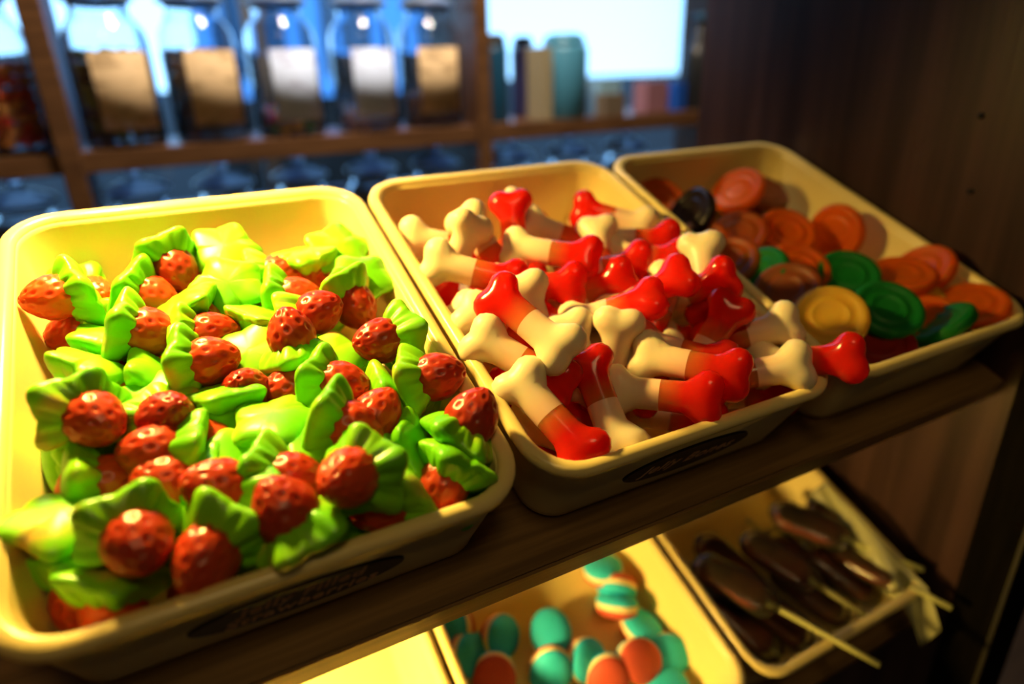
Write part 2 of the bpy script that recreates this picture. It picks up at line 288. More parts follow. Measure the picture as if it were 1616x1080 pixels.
# ------------------------------------------------------------------ sweets
STRAWBERRIES = [
    (33.5, 199.6, -9.4, 0.709, -0.077, -0.62, 0.328, 'jelly strawberry in the far left tray corner, shiny red tip against the wall'),
    (37.8, 198.4, -30.6, 0.559, -0.333, -0.664, 0.368, 'jelly strawberry tucked below the one in the far left corner, mostly leaf'),
    (58.9, 205.8, -15.5, 0.355, 0.78, -0.096, 0.506, 'small jelly strawberry by the back wall with its red tip pointing towards the camera'),
    (77.5, 222.9, -8.3, 0.427, 0.781, -0.28, 0.359, 'rearmost jelly strawberry at the back wall, red berry hanging below its leaf'),
    (109.1, 223.1, -12.1, -0.105, 0.857, 0.492, 0.114, 'jelly strawberry showing only its pale bright star back, rearmost of the upturned stars'),
    (105.4, 186.3, -10.0, -0.178, 0.936, 0.255, 0.163, 'jelly strawberry showing a pale cream star back just below the rearmost star'),
    (80.1, 173.8, -9.2, 0.243, 0.911, 0.225, 0.245, 'jelly strawberry tipped on edge, yellowish leaf slanting up to the pale stars'),
    (125.7, 203.5, -21.7, 0.316, 0.563, 0.168, 0.745, 'jelly strawberry peeping out as a small red spot right of the pale rear star'),
    (127.5, 176.3, -15.6, 0.377, 0.637, 0.105, 0.665, 'upright jelly strawberry with a scalloped leaf on its left, behind the glossy red berry'),
    (134.2, 145.9, -8.9, 0.247, 0.46, 0.01, 0.853, 'jelly strawberry with a large glossy smooth red berry framed by a leaf below left'),
    (172.6, 209.3, -12.5, -0.094, 0.779, 0.609, 0.118, 'jelly strawberry with pale lumpy star back lying highest at the rear right'),
    (152.0, 207.0, -13.2, 0.229, 0.923, 0.304, -0.05, 'jelly strawberry seen edge on below the lumpy pale star at the rear right'),
    (176.2, 172.4, -7.6, -0.142, 0.917, 0.37, 0.045, 'jelly strawberry with a green star back resting against the right tray rim'),
    (162.2, 161.3, -6.5, 0.455, 0.759, -0.291, 0.363, 'jelly strawberry with a dark pitted berry below the star at the right rim'),
    (176.1, 109.3, -0.3, 0.714, -0.175, -0.611, 0.295, 'jelly strawberry standing upright with a yellowish pointed leaf behind a dull pink berry'),
    (125.8, 118.2, -6.7, 0.921, -0.28, 0.043, 0.268, 'jelly strawberry with its small dark berry pointing up from a leafy base'),
    (53.3, 159.9, -4.5, 0.378, 0.737, 0.095, 0.552, 'jelly strawberry with double green leaf at left and red berry pointing right'),
    (78.8, 152.5, -13.0, 0.185, 0.641, 0.1, 0.738, 'bright orange red jelly berry without visible leaf, beside a berry pointing right'),
    (76.0, 124.9, -5.2, 0.33, 0.598, 0.127, 0.719, 'jelly strawberry with a bright red berry above a long leaf sloping to the right'),
    (106.0, 128.0, -10.6, -0.028, 0.872, 0.475, 0.113, 'jelly strawberry showing a plain lime green star back in the middle of the heap'),
    (116.6, 156.3, -13.1, -0.025, 0.557, 0.79, -0.254, 'jelly strawberry showing a narrow leaf roll just behind the plain lime star'),
    (63.1, 129.6, -15.3, -0.347, 0.38, 0.815, -0.267, 'jelly strawberry whose green leaf arms run diagonally beneath the bright red berry'),
    (37.2, 140.2, -9.6, -0.131, 0.411, 0.847, -0.31, 'jelly strawberry turned over with a lumpy leaf edge near the left wall'),
    (34.0, 103.7, 2.3, 0.576, 0.628, -0.119, 0.51, 'jelly strawberry with a large red berry before a broad pale leaf near the left wall'),
    (60.3, 95.0, -10.1, 0.691, 0.28, 0.026, 0.666, 'jelly strawberry with a small red berry ringed by its frilled leaf, left of centre'),
    (69.2, 72.7, -6.9, 0.765, -0.305, -0.493, 0.282, 'dull brown topped jelly strawberry lying sideways in the left front half'),
    (29.2, 76.8, -14.4, 0.302, 0.684, 0.314, 0.585, 'brownish jelly strawberry with coarse pits behind the big front left leaf'),
    (71.4, 58.1, -10.8, 0.792, -0.306, -0.442, 0.291, 'red jelly berry wedged between the brownish berry and the bright front berry'),
    (88.0, 40.4, -1.9, 0.818, -0.292, -0.385, 0.311, 'bright red jelly berry lying behind the leaf arch at the front of the tray'),
    (24.2, 57.9, -9.2, 0.124, 0.906, 0.392, -0.102, 'jelly strawberry with a large bluish green leaf over the front left rim'),
    (47.0, 39.1, 1.5, 0.669, 0.543, -0.189, 0.471, 'large dark pitted jelly strawberry at the front left, facing the camera'),
    (77.2, 27.3, -1.7, 0.576, 0.156, -0.669, 0.444, 'dark jelly strawberry at the front rim under a thick green leaf arch'),
    (37.7, 31.8, -18.0, 0.272, 0.81, 0.439, -0.277, 'jelly strawberry low by the front rim showing only rounded leaf lobes'),
    (96.4, 47.0, -2.5, 0.504, 0.649, 0.119, 0.557, 'glossy dark red jelly strawberry with leaf on its left, front centre'),
    (103.6, 15.3, 0.3, 0.888, -0.388, -0.116, 0.218, 'jelly strawberry with a wrinkled berry over a leaf that touches the front rim'),
    (131.1, 26.2, 12.0, 0.756, 0.003, -0.472, 0.453, 'jelly strawberry with an oval smooth berry held in a wide scalloped leaf, front right'),
    (148.9, 23.0, -7.6, 0.576, -0.321, -0.675, 0.33, 'dark jelly strawberry hidden behind the oval smooth berry, near the front right rim'),
    (160.7, 79.0, -9.8, -0.47, 0.326, 0.771, -0.279, 'jelly strawberry with a thick bent green leaf above a shadowed berry, right of centre'),
    (161.1, 46.0, -10.3, -0.434, 0.584, 0.677, -0.108, 'jelly strawberry showing a plain green leaf blade standing on end'),
    (173.5, 78.3, -1.7, 0.494, 0.518, 0.111, 0.689, 'round red jelly strawberry leaning on the right tray wall, brownish leaf at left'),
    (178.9, 38.1, -1.0, 0.433, 0.212, 0.324, 0.814, 'jelly strawberry with a brown veined berry in the front right corner'),
    (173.7, 27.1, -4.0, -0.315, 0.328, 0.814, -0.361, 'jelly strawberry with a long leaf above a dark berry, in the front right corner'),
    (130.4, 95.0, -6.2, 0.498, 0.606, 0.062, 0.616, 'brown red jelly strawberry with green leaf at left in the middle of the heap'),
    (129.7, 101.6, -13.7, 0.679, -0.263, -0.629, 0.271, 'bright red jelly strawberry pointing left in the middle of the heap'),
    (140.3, 111.3, -8.2, 0.026, 0.832, 0.553, 0.036, 'jelly strawberry showing a pointed lime leaf blade next to the upright pink berry'),
    (126.9, 64.5, 3.8, 0.459, 0.749, 0.07, 0.473, 'jelly strawberry with two frilled leaf lobes behind the oval smooth berry'),
    (106.7, 75.4, -3.5, 0.171, 0.863, 0.47, -0.071, 'jelly strawberry with a yellow green leaf lying flat over its dark berry, centre'),
    (83.0, 84.8, -11.3, -0.084, 0.76, 0.642, -0.058, 'jelly strawberry with a pale green star back partly covered, left of the flat leaf'),
    (90.5, 103.9, -9.9, 0.298, 0.919, 0.258, -0.021, 'jelly strawberry on edge whose curved yellow brown leaf forms a thin arch'),
    (84.0, 58.4, -6.9, -0.134, 0.726, 0.665, -0.109, 'jelly strawberry with a lime star back just in front of the heap centre'),
    (19.3, 108.4, -26.2, 0.244, 0.702, 0.33, 0.583, 'small brownish jelly strawberry squeezed low against the left wall'),
    (59.8, 109.4, -10.9, 0.015, 0.825, 0.564, 0.018, 'jelly strawberry with a yellowish leaf back left of the thin arched leaf'),
    (168.9, 25.7, -26.4, 0.098, 0.853, 0.513, -0.002, 'jelly strawberry lying low under the front right rim with a flat green back'),
    (122.4, 59.5, -4.3, -0.001, 0.774, 0.623, -0.112, 'jelly strawberry with smooth yellowish star back above the oval smooth berry'),
    (27.0, 45.3, -26.4, 0.392, 0.859, 0.246, -0.219, 'dark purple red jelly strawberry in the shadow of the front left corner'),
    (44.8, 167.1, -18.9, -0.076, 0.393, 0.859, -0.319, 'jelly strawberry showing only a dark leaf edge behind the double leafed berry'),
    (65.9, 37.6, -34.6, 0.512, 0.54, -0.606, 0.28, 'jelly strawberry deep in shadow below the leaf arch at the front rim'),
    (140.1, 57.1, -6.0, 0.252, 0.306, 0.373, 0.839, 'dark jelly strawberry glimpsed between the bent leaf and the green blade'),
    (147.4, 176.2, -43.8, 0.334, -0.156, 0.128, 0.921, ''),
    (81.9, 35.4, -35.0, 0.644, -0.36, 0.544, 0.4, ''),
    (80.0, 220.6, -35.3, 0.027, -0.056, 0.722, -0.689, ''),
    (126.9, 200.7, -35.3, 0.139, 0.861, -0.112, -0.476, ''),
    (131.3, 26.8, -26.8, -0.088, -0.515, 0.845, -0.111, ''),
    (169.4, 73.7, -39.4, 0.763, 0.26, 0.27, -0.527, ''),
    (29.3, 235.0, -36.5, 0.847, 0.418, 0.328, 0.015, ''),
    (85.3, 215.2, -41.5, -0.474, 0.278, -0.04, 0.834, ''),
    (59.7, 138.6, -35.6, 0.75, -0.574, 0.22, 0.244, ''),
    (52.2, 201.9, -37.3, -0.283, 0.413, 0.689, 0.524, ''),
    (148.7, 112.9, -27.2, 0.178, 0.656, 0.733, -0.025, ''),
    (53.1, 54.7, -35.8, 0.731, -0.576, -0.108, -0.35, ''),
    (82.3, 69.4, -19.2, 0.887, -0.395, -0.221, -0.096, ''),
    (101.3, 108.0, -20.1, 0.971, 0.132, -0.144, 0.136, ''),
    (34.2, 92.3, -25.4, -0.021, -0.255, -0.572, 0.78, ''),
]
BONES = [
    (241.3, 200.2, -13.4, 0.858, 0.47, -0.049, -0.199, 'jelly bone at the far left of the bone tray showing only a white knob'),
    (235.5, 172.6, -6.0, -0.412, -0.324, -0.52, 0.674, 'jelly bone standing on end at the back left, plain white knob upwards'),
    (259.2, 177.2, -4.2, 0.696, 0.445, 0.035, -0.563, 'white jelly bone with a forked upper knob slanting down right at the back'),
    (282.5, 184.8, -4.0, 0.759, 0.102, -0.353, 0.538, 'jelly bone with its bright red knob pointing up highest at the back wall'),
    (236.6, 149.4, 1.1, 0.847, 0.433, -0.126, -0.284, 'jelly bone lying level at the left wall below the forked white knob'),
    (289.1, 149.6, 5.9, 0.889, 0.27, -0.189, -0.318, 'white and orange jelly bone lying level in the middle of the back half'),
    (371.5, 194.9, -8.4, 0.309, -0.183, -0.474, 0.804, 'rearmost jelly bone, red knob to the left and white knob towards the right wall'),
    (321.9, 188.2, -10.6, 0.929, 0.181, 0.019, -0.321, 'white jelly bone end just right of the tallest red knob'),
    (333.6, 156.7, -7.1, 0.506, 0.208, -0.05, -0.836, 'jelly bone with white end up and orange stem down, behind the centre'),
    (363.6, 145.5, -7.3, 0.806, 0.4, -0.325, -0.293, 'jelly bone showing two round white knobs side by side at the back right'),
    (374.0, 99.7, 6.6, -0.48, -0.321, 0.066, 0.814, 'jelly bone standing up at the right rim with a square white knob on top'),
    (271.4, 134.1, -5.0, 0.853, 0.396, -0.261, -0.217, 'glowing orange red jelly bone lying left of the centre of the heap'),
    (322.1, 93.8, 7.7, 0.909, 0.081, -0.393, -0.114, 'jelly bone with a thin white tip and red end rising to the right'),
    (301.9, 121.6, -7.2, 0.861, 0.348, -0.367, -0.06, 'jelly bone with a smooth white half in the very centre of the tray'),
    (234.0, 98.0, -2.2, 0.868, 0.23, -0.053, -0.438, 'jelly bone with a broad pale knob by the left wall, red half towards the centre'),
    (234.8, 82.7, 18.0, 0.549, -0.18, -0.323, 0.749, 'jelly bone whose pale knob points down right, left of the centre front'),
    (294.0, 88.7, 6.4, 0.928, 0.018, -0.306, -0.214, 'jelly bone with a blunt pale end between two red halves in the centre'),
    (286.4, 66.9, -11.2, -0.379, -0.534, -0.191, 0.731, 'jelly bone standing with its rounded white knob uppermost, red end down'),
    (255.5, 101.7, -5.6, 0.608, 0.477, 0.126, -0.622, 'jelly bone mostly hidden, one tiny white knob in the middle of the red ones'),
    (226.3, 36.4, -1.3, 0.743, 0.305, -0.107, -0.587, 'long jelly bone at the front left, white end up, red end frontmost'),
    (242.9, 64.0, -15.1, 0.121, -0.217, -0.483, 0.839, 'jelly bone lying below and beside the long front left bone'),
    (259.0, 37.6, -5.6, 0.735, -0.078, -0.289, 0.609, 'jelly bone at the front rim with two white knobs towards the camera'),
    (312.1, 38.3, 5.0, 0.82, 0.331, -0.309, -0.35, 'jelly bone lying on top at the front with the clearest full bone outline'),
    (291.6, 31.7, -4.4, 0.86, 0.307, -0.287, -0.29, 'jelly bone lying parallel below the full bone outline, touching the front rim'),
    (321.0, 53.1, -1.8, 0.887, 0.137, -0.16, -0.411, 'jelly bone with a round white knob just behind the full outlined bone'),
    (347.1, 56.9, -3.5, 0.896, 0.139, -0.346, 0.241, 'jelly bone with a white knob leaning up behind the round white knob'),
    (373.5, 54.0, -2.9, 0.11, -0.294, -0.309, 0.898, 'red jelly bone by the right wall with a pale knob against the wall'),
    (355.9, 27.1, -4.1, 0.143, -0.261, -0.306, 0.904, 'jelly bone with a forked pale end near the front right corner'),
    (386.8, 21.7, 1.1, 0.814, 0.28, -0.443, -0.25, 'jelly bone poking out over the front right rim, clear red knob outside'),
    (332.6, 89.1, -2.1, -0.333, -0.282, -0.098, 0.894, 'clear red jelly bone end pointing to the front, right of the centre'),
    (357.7, 94.1, 2.5, 0.823, 0.318, -0.456, -0.119, 'bright red jelly bone sloping up towards the square white knob'),
    (228.0, 72.6, 1.3, 0.814, 0.367, -0.113, -0.435, 'red jelly bone behind the pale knob in the left front'),
    (368.4, 34.3, -33.0, 0.891, 0.3, -0.28, -0.192, 'dark red jelly bone low under the front right rim'),
    (240.6, 36.4, -23.7, 0.867, 0.344, -0.093, -0.347, 'dark red jelly bone low against the front rim at the left'),
    (316.5, 38.3, -38.2, 0.876, 0.327, -0.198, -0.293, 'dark red jelly bone in the shadow of the front rim'),
    (320.4, 132.7, -1.0, 0.859, 0.384, -0.307, -0.145, 'orange jelly bone half covered just behind the centre'),
    (270.1, 71.9, -13.3, 0.613, 0.406, 0.034, -0.677, 'deep red jelly bone in the hollow left of the upright white knob'),
    (235.9, 116.8, -22.9, 0.784, 0.404, -0.003, -0.471, 'red jelly bone along the left wall, white end hidden'),
    (377.9, 76.3, -12.8, 0.738, 0.386, -0.265, -0.486, 'red jelly bone sloping to the right wall below the dark red one'),
    (372.7, 167.6, -9.6, 0.836, 0.427, -0.268, -0.216, 'jelly bone low at the back right with a white knob against the wall'),
    (265.0, 139.6, -26.1, 0.7, -0.596, -0.385, -0.084, ''),
    (246.8, 38.5, -41.8, 0.281, 0.095, 0.034, 0.955, ''),
    (359.6, 93.1, -40.2, 0.871, 0.435, 0.082, 0.214, ''),
    (286.8, 184.1, -41.9, -0.001, -0.012, -0.322, 0.947, ''),
    (262.7, 40.1, -33.2, 0.42, -0.161, -0.445, 0.774, ''),
    (362.9, 220.1, -32.1, 0.044, -0.371, 0.878, -0.3, ''),
    (324.6, 201.8, -26.2, -0.305, 0.787, 0.46, -0.276, ''),
    (298.5, 216.9, -21.7, 0.735, 0.149, 0.661, -0.029, ''),
    (346.3, 49.8, -28.4, 0.979, -0.188, 0.075, -0.008, ''),
    (349.6, 121.9, -22.7, 0.552, -0.324, -0.66, 0.393, ''),
    (312.4, 56.0, -16.7, 0.008, -0.221, 0.947, 0.232, ''),
    (276.6, 103.0, -13.5, 0.364, 0.308, 0.477, 0.738, ''),
]
DISCS = [
    (529.7, 224.6, -21.4, 0.897, -0.162, -0.343, 0.226, 'orange', 'orange red jelly disc leaning high at the back of the dim tray'),
    (562.5, 223.2, -27.0, 0.759, 0.072, -0.065, 0.644, 'brown', 'small dark brown jelly disc edge behind the highest orange disc'),
    (461.4, 205.2, -24.4, 0.833, -0.226, -0.484, 0.147, 'black', 'black jelly disc near the back left of the dim tray'),
    (457.2, 239.2, -31.0, 0.776, 0.102, -0.155, 0.602, 'orange', 'orange jelly disc in the far left corner of the dim tray, cut by its rim'),
    (485.9, 172.1, -26.6, 0.891, -0.108, -0.26, 0.356, 'amber', 'brownish see-through jelly disc in front of the highest orange disc'),
    (522.0, 157.1, -20.2, 0.818, 0.045, -0.171, 0.548, 'orange', 'large orange jelly disc tilted in the middle of the dim tray'),
    (568.7, 145.9, -19.6, 0.705, -0.157, -0.652, 0.232, 'orange', 'round orange jelly disc standing face on against the right wall'),
    (450.7, 144.1, -26.8, 0.894, -0.149, -0.283, 0.314, 'amber', 'amber jelly disc low beside the left rim of the dim tray'),
    (456.7, 118.5, -22.6, 0.855, -0.251, -0.419, 0.174, 'green', 'green jelly disc at the left rim, partly covered by a brown disc'),
    (451.5, 90.0, -14.0, 0.885, -0.133, -0.276, 0.351, 'brown', 'brown jelly disc with a pale edge leaning beside the yellow disc'),
    (494.1, 115.2, -21.2, 0.826, 0.026, -0.152, 0.542, 'orange', 'orange jelly disc behind the brown disc with a pale edge'),
    (449.8, 53.2, -7.5, 0.87, -0.085, -0.25, 0.418, 'yellow', 'large yellow jelly disc nearest the front left of the dim tray'),
    (520.0, 93.4, -17.2, 0.863, -0.045, -0.183, 0.469, 'green', 'green jelly disc in the middle, behind the front green disc'),
    (500.4, 47.0, -8.0, 0.851, -0.023, -0.174, 0.496, 'green', 'deep green jelly disc lying nearest the front of the dim tray'),
    (562.0, 77.8, -13.8, 0.893, -0.139, -0.046, 0.426, 'orange', 'orange jelly disc seen nearly edge on right of the middle green disc'),
    (584.9, 76.9, -12.5, 0.89, -0.265, -0.343, 0.143, 'orange', 'orange jelly disc leaning on the right wall behind an edge on disc'),
    (555.9, 60.2, -21.3, 0.872, -0.08, -0.114, 0.469, 'yellow', 'pale yellow jelly disc peeping out right of the deep green disc'),
    (577.7, 31.4, -9.4, 0.914, -0.188, -0.128, 0.335, 'orange', 'wide orange jelly disc in the front right corner of the dim tray'),
    (579.4, 28.1, -20.4, 0.912, -0.195, -0.136, 0.334, 'red', 'dark red jelly disc under the wide orange disc in the corner'),
    (539.9, 27.4, -15.0, 0.872, -0.402, -0.258, -0.102, 'green', 'green jelly disc standing on edge by the front rim of the dim tray'),
    (481.6, 30.4, -22.1, 0.891, -0.142, -0.134, 0.409, 'red', 'dark red jelly disc in the shadow of the front rim'),
    (543.8, 40.0, -21.5, 0.908, -0.19, -0.184, 0.324, 'orange', 'orange jelly disc low between the deep green disc and the front rim'),
    (451.4, 176.0, -32.3, 0.888, -0.099, -0.247, 0.376, 'amber', 'amber jelly disc low under the black disc'),
    (546.9, 227.3, -44.3, 0.441, 0.132, -0.093, 0.883, ''),
]
SOURS = [
    (352.0, 58.5, -273.4, 0.848, -0.242, 0.164, 0.442, 'sour sweet farthest back, turquoise side cut off by the shelf edge'),
    (356.7, 42.1, -276.5, -0.43, -0.174, 0.771, -0.436, 'sour sweet with its red dome on top of a stack of two'),
    (347.3, 28.3, -276.7, 0.711, -0.21, 0.395, 0.542, 'sour sweet below the red domed one, turquoise side up and red base down'),
    (246.2, 44.1, -277.8, 0.113, 0.336, -0.293, 0.888, 'sour sweet standing on edge, red half left and turquoise half right'),
    (217.1, 39.7, -273.7, 0.101, 0.363, -0.255, 0.89, 'turquoise sour sweet standing on edge near the left wall of the tray'),
    (216.5, 61.1, -276.3, 0.274, -0.551, -0.065, 0.785, 'red sour sweet in the far left of the tray behind the turquoise one'),
    (284.0, 29.8, -276.3, 0.848, -0.057, -0.03, 0.526, 'sour sweet lying alone with its turquoise face up'),
    (269.5, 4.9, -276.0, 0.726, 0.272, -0.416, 0.476, 'sour sweet with a red rim over a turquoise face, at the bottom of the picture'),
    (300.1, 1.5, -278.3, 0.148, 0.254, -0.302, 0.907, 'sour sweet standing on edge beside the red faced one, yellow line showing'),
    (228.2, 17.7, -276.3, -0.198, 0.733, 0.49, 0.428, 'red faced sour sweet in front of the left pair'),
    (357.3, 4.5, -280.3, 0.769, -0.006, 0.213, 0.603, 'sour sweet tilted with turquoise top and yellow line at the right of the heap'),
    (363.4, -21.1, -280.2, 0.187, 0.005, -0.283, 0.941, 'round turquoise sour sweet touching a red faced one on its left'),
    (336.0, -17.4, -272.0, -0.266, 0.942, -0.173, -0.106, 'oval red faced sour sweet with a yellow rim at its right'),
    (307.5, -18.2, -276.6, -0.222, 0.746, 0.492, 0.39, 'dark red sour sweet at the lower edge between two turquoise ones'),
    (349.2, -43.6, -280.3, 0.847, -0.111, 0.06, 0.517, 'turquoise sour sweet lowest at the right, cut by the picture edge'),
]

def placed(row):
    return TRAY @ Matrix.Translation(Vector(row[:3]) * .001) @ Quaternion(row[3:7]).to_matrix().to_4x4()
GA = math.pi * (3 - math.sqrt(5))
def berry_mesh(seed):
    rnd = random.Random(seed); NS = 64
    seeds = []
    for k in range(NS):
        z = 1 - 2 * (k + .5) / NS; a = k * GA + rnd.uniform(-.1, .1); q = math.sqrt(1 - z * z); seeds.append(Vector((q * math.cos(a), q * math.sin(a), z)))
    sx, sy = 12.0 * rnd.uniform(.93, 1.06), 11.8 * rnd.uniform(.93, 1.05); lz = rnd.uniform(14.2, 15.6)
    rings = []; NR, NJ = 52, 76
    for i in range(NR + 1):
        th = math.pi * (0.01 + 0.98 * i / NR); rg = []
        for j in range(NJ):
            ph = 2 * math.pi * j / NJ; d = Vector((math.sin(th) * math.cos(ph), math.sin(th) * math.sin(ph), math.cos(th)))
            dip = 0
            for s in seeds:
                q = (d - s).length
                if q < .3: dip += math.exp(-(q / .095) ** 2) - .3 * math.exp(-((q - .17) / .07) ** 2)
            k = 1 - .24 * max(0, d.z) ** 1.5                     # narrows towards the tip
            rr = 1 - .062 * dip + .012 * math.sin(9 * d.x + seed) * math.sin(11 * d.y) * math.sin(8 * d.z)
            rg.append((d.x * sx * k * rr * .001, d.y * sy * k * rr * .001, (10.5 + d.z * lz * rr) * .001))
        rings.append(rg)
    V, F = loft(rings); return mesh('berry', V, F, M_berry)
def collar_mesh(seed):
    rnd = random.Random(seed); NA, NR = 90, 9; P = 5
    curl = [rnd.uniform(-4, 3.5) for _ in range(P)]; ln = [rnd.uniform(.90, 1.14) for _ in range(P)]
    tipx = rnd.uniform(-.2, .2); bend = rnd.uniform(-4, 4); ba = rnd.uniform(0, 6.28)
    def outline(a):
        s = (a * P / (2 * math.pi)); k = int(round(s)) % P; f = abs(s - round(s)) * 2      # 0 at a point, 1 in a notch
        return 20.6 * (0.79 + 0.21 * ln[k] * (0.5 + .5 * math.cos(math.pi * f)) ** .8) * (.93 + .07 * abs(math.cos(5 * a)) ** .5), k, f
    def surf(a, t, top):
        R_, k, f = outline(a); rr = R_ * t
        z = curl[k] * (t ** 3) * (1 - f * .6) + bend * t * t * math.cos(a - ba)
        edge = math.sqrt(max(0, 1 - t ** 3.4))
        if top:
            ridge = (abs(math.cos(a * 5)) ** .5 - .7) * 3.4 * max(0, min(1, (t - .42) / .25))
            z += (5.2 + 5.6 * max(0, 1 - (t / .95) ** 2.2) + ridge) * edge
        else: z += -4.4 * edge - 1.0 * (1 - t) + .35 * math.sin(a * 3 + seed) * t
        return (rr * math.cos(a) * .001, rr * math.sin(a) * .001, (z - 1.2) * .001)
    ts = [.08, .25, .42, .52, .60, .68, .76, .84, .90, .95, .985, 1.0]
    A = [2 * math.pi * j / NA for j in range(NA)]
    rings = [[surf(a, t, False) for a in A] for t in ts] + [[surf(a, t, True) for a in A] for t in ts[-2::-1]]
    V, F = loft(rings); return mesh('leaf_collar', V, F, M_leaf)
BERRIES = [berry_mesh(s) for s in (1, 2, 3)]; COLLARS = [collar_mesh(s) for s in range(10, 16)]
for i, row in enumerate(STRAWBERRIES):
    hid = row[7] == '' or row[7][0] == '~'
    t_ = empty('jelly_strawberry', placed(row), 'jelly strawberry lying buried under the top layer of the strawberry heap' if hid else row[7], 'candy', 'buried jelly strawberries' if hid else 'jelly strawberries heaped in the tray')
    link('berry', BERRIES[i % 3], t_); link('leaf_collar', COLLARS[i % 6], t_)
    if hid: t_['source'] = row[7]

def bone_meshes(seed):
    rnd = random.Random(seed); kx = 24.0
    knobs = [(sx * (kx + rnd.uniform(-.8, .8)), sy * rnd.uniform(6.0, 7.0), rnd.uniform(8.0, 9.0)) for sx in (-1, 1) for sy in (-1, 1)]
    def sdf(p):
        x = max(-20, min(20, p.x)); d = math.sqrt((p.x - x) ** 2 + p.y ** 2 + p.z ** 2) - (8.7 - .0012 * (400 - x * x) * .8)
        for ax, ay, ar in knobs:
            q = math.sqrt((p.x - ax) ** 2 + (p.y - ay) ** 2 + p.z ** 2) - ar
            k = 4.0; h = max(k - abs(d - q), 0) / k; d = min(d, q) - h * h * k * .25
        return d
    def hit(o, dr):
        t = 0
        for _ in range(40):
            s = sdf(o + dr * t)
            t += -s * .9 if s < 0 else -s * .9
            if abs(s) < .02: break
        p = o + dr * t
        z = p.z * .88
        if z < -4.2: z = -4.2 - (-z - 4.2) * .35                 # flat moulded underside
        return Vector((p.x * .001, p.y * .001, z * .001))
    NJ = 24; rings = []
    ang = [2 * math.pi * j / NJ for j in range(NJ)]
    ends = [math.radians(a_) for a_ in (88, 74, 60, 46, 32, 18, 6)]
    for e_ in ends: rings.append([hit(Vector((-19, 0, 0)), Vector((-math.sin(e_), math.cos(e_) * math.cos(a), math.cos(e_) * math.sin(a)))) for a in ang])
    mid = [-16, -12, -8, -4, -1.5, 0, 1.5, 4, 8, 12, 16]
    for x in mid: rings.append([hit(Vector((x, 0, 0)), Vector((0, math.cos(a), math.sin(a)))) for a in ang])
    for e_ in ends[::-1]: rings.append([hit(Vector((19, 0, 0)), Vector((math.sin(e_), math.cos(e_) * math.cos(a), math.cos(e_) * math.sin(a)))) for a in ang])
    sp = len(ends) + 5
    V1, F1 = loft(rings[:sp + 1], cap1=False); V2, F2 = loft(rings[sp:], cap0=False)
    return mesh('foam_end', V1, F1, M_foam), mesh('jelly_end', V2, F2, M_red)
BONE = [bone_meshes(s) for s in (1, 2, 3)]
for i, row in enumerate(BONES):
    hid = row[7] == '' or row[7][0] == '~'
    t_ = empty('jelly_bone', placed(row), 'jelly bone lying buried under the top layer of the bone heap' if hid else row[7], 'candy', 'buried jelly bones' if hid else 'jelly bones heaped in the tray')
    a_, b_ = BONE[i % 3]; link('foam_end', a_, t_); link('jelly_end', b_, t_)
    if hid: t_['source'] = row[7]

dp = [(0.4, 3.0), (6, 3.1), (9.5, 3.2), (10.3, 3.9), (11.8, 4.0), (12.6, 3.3), (16, 3.3), (17.4, 4.2), (19, 4.9), (21.2, 4.7), (22.8, 3.2), (23.3, 1.0), (23.3, -1.2), (22.6, -3.4), (20.5, -4.6), (12, -4.7), (0.4, -4.7)]
V, F = lathe([(a_ * .001, b_ * .001) for a_, b_ in dp], 48)
DISC = {}
for k, M in M_disc.items(): DISC[k] = mesh('jelly_disc', V, F, M)
for row in DISCS:
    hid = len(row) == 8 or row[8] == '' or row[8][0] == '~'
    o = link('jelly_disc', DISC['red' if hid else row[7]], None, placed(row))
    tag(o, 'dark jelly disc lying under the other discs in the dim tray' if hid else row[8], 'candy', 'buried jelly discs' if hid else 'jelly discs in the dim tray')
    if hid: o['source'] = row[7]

def ell(profile): return loft([[(20.0 * rr * math.cos(q) * .001, 16.5 * rr * math.sin(q) * .001, z * .001) for q in [2 * math.pi * k / 36 for k in range(36)]] for rr, z in profile])
SR = mesh('red_half', *ell([(.05, -10.2), (.35, -9.9), (.62, -9.0), (.84, -7.2), (.96, -5.0), (1, -3.0), (.97, -2.2)]), M_sred)
SC = mesh('cream_layer', *ell([(.95, -2.6), (1.0, -2.0), (1.015, 0), (1.0, 2.0), (.95, 2.6)]), M_scream)
ST = mesh('turquoise_half', *ell([(.97, 2.2), (1, 3.0), (.96, 5.0), (.84, 7.2), (.62, 9.0), (.35, 9.9), (.05, 10.2)]), M_sturq)
for row in SOURS:
    t_ = empty('sour_sweet', placed(row), row[7], 'candy', 'red and turquoise sour sweets')
    link('red_half', SR, t_); link('cream_layer', SC, t_); link('turquoise_half', ST, t_)

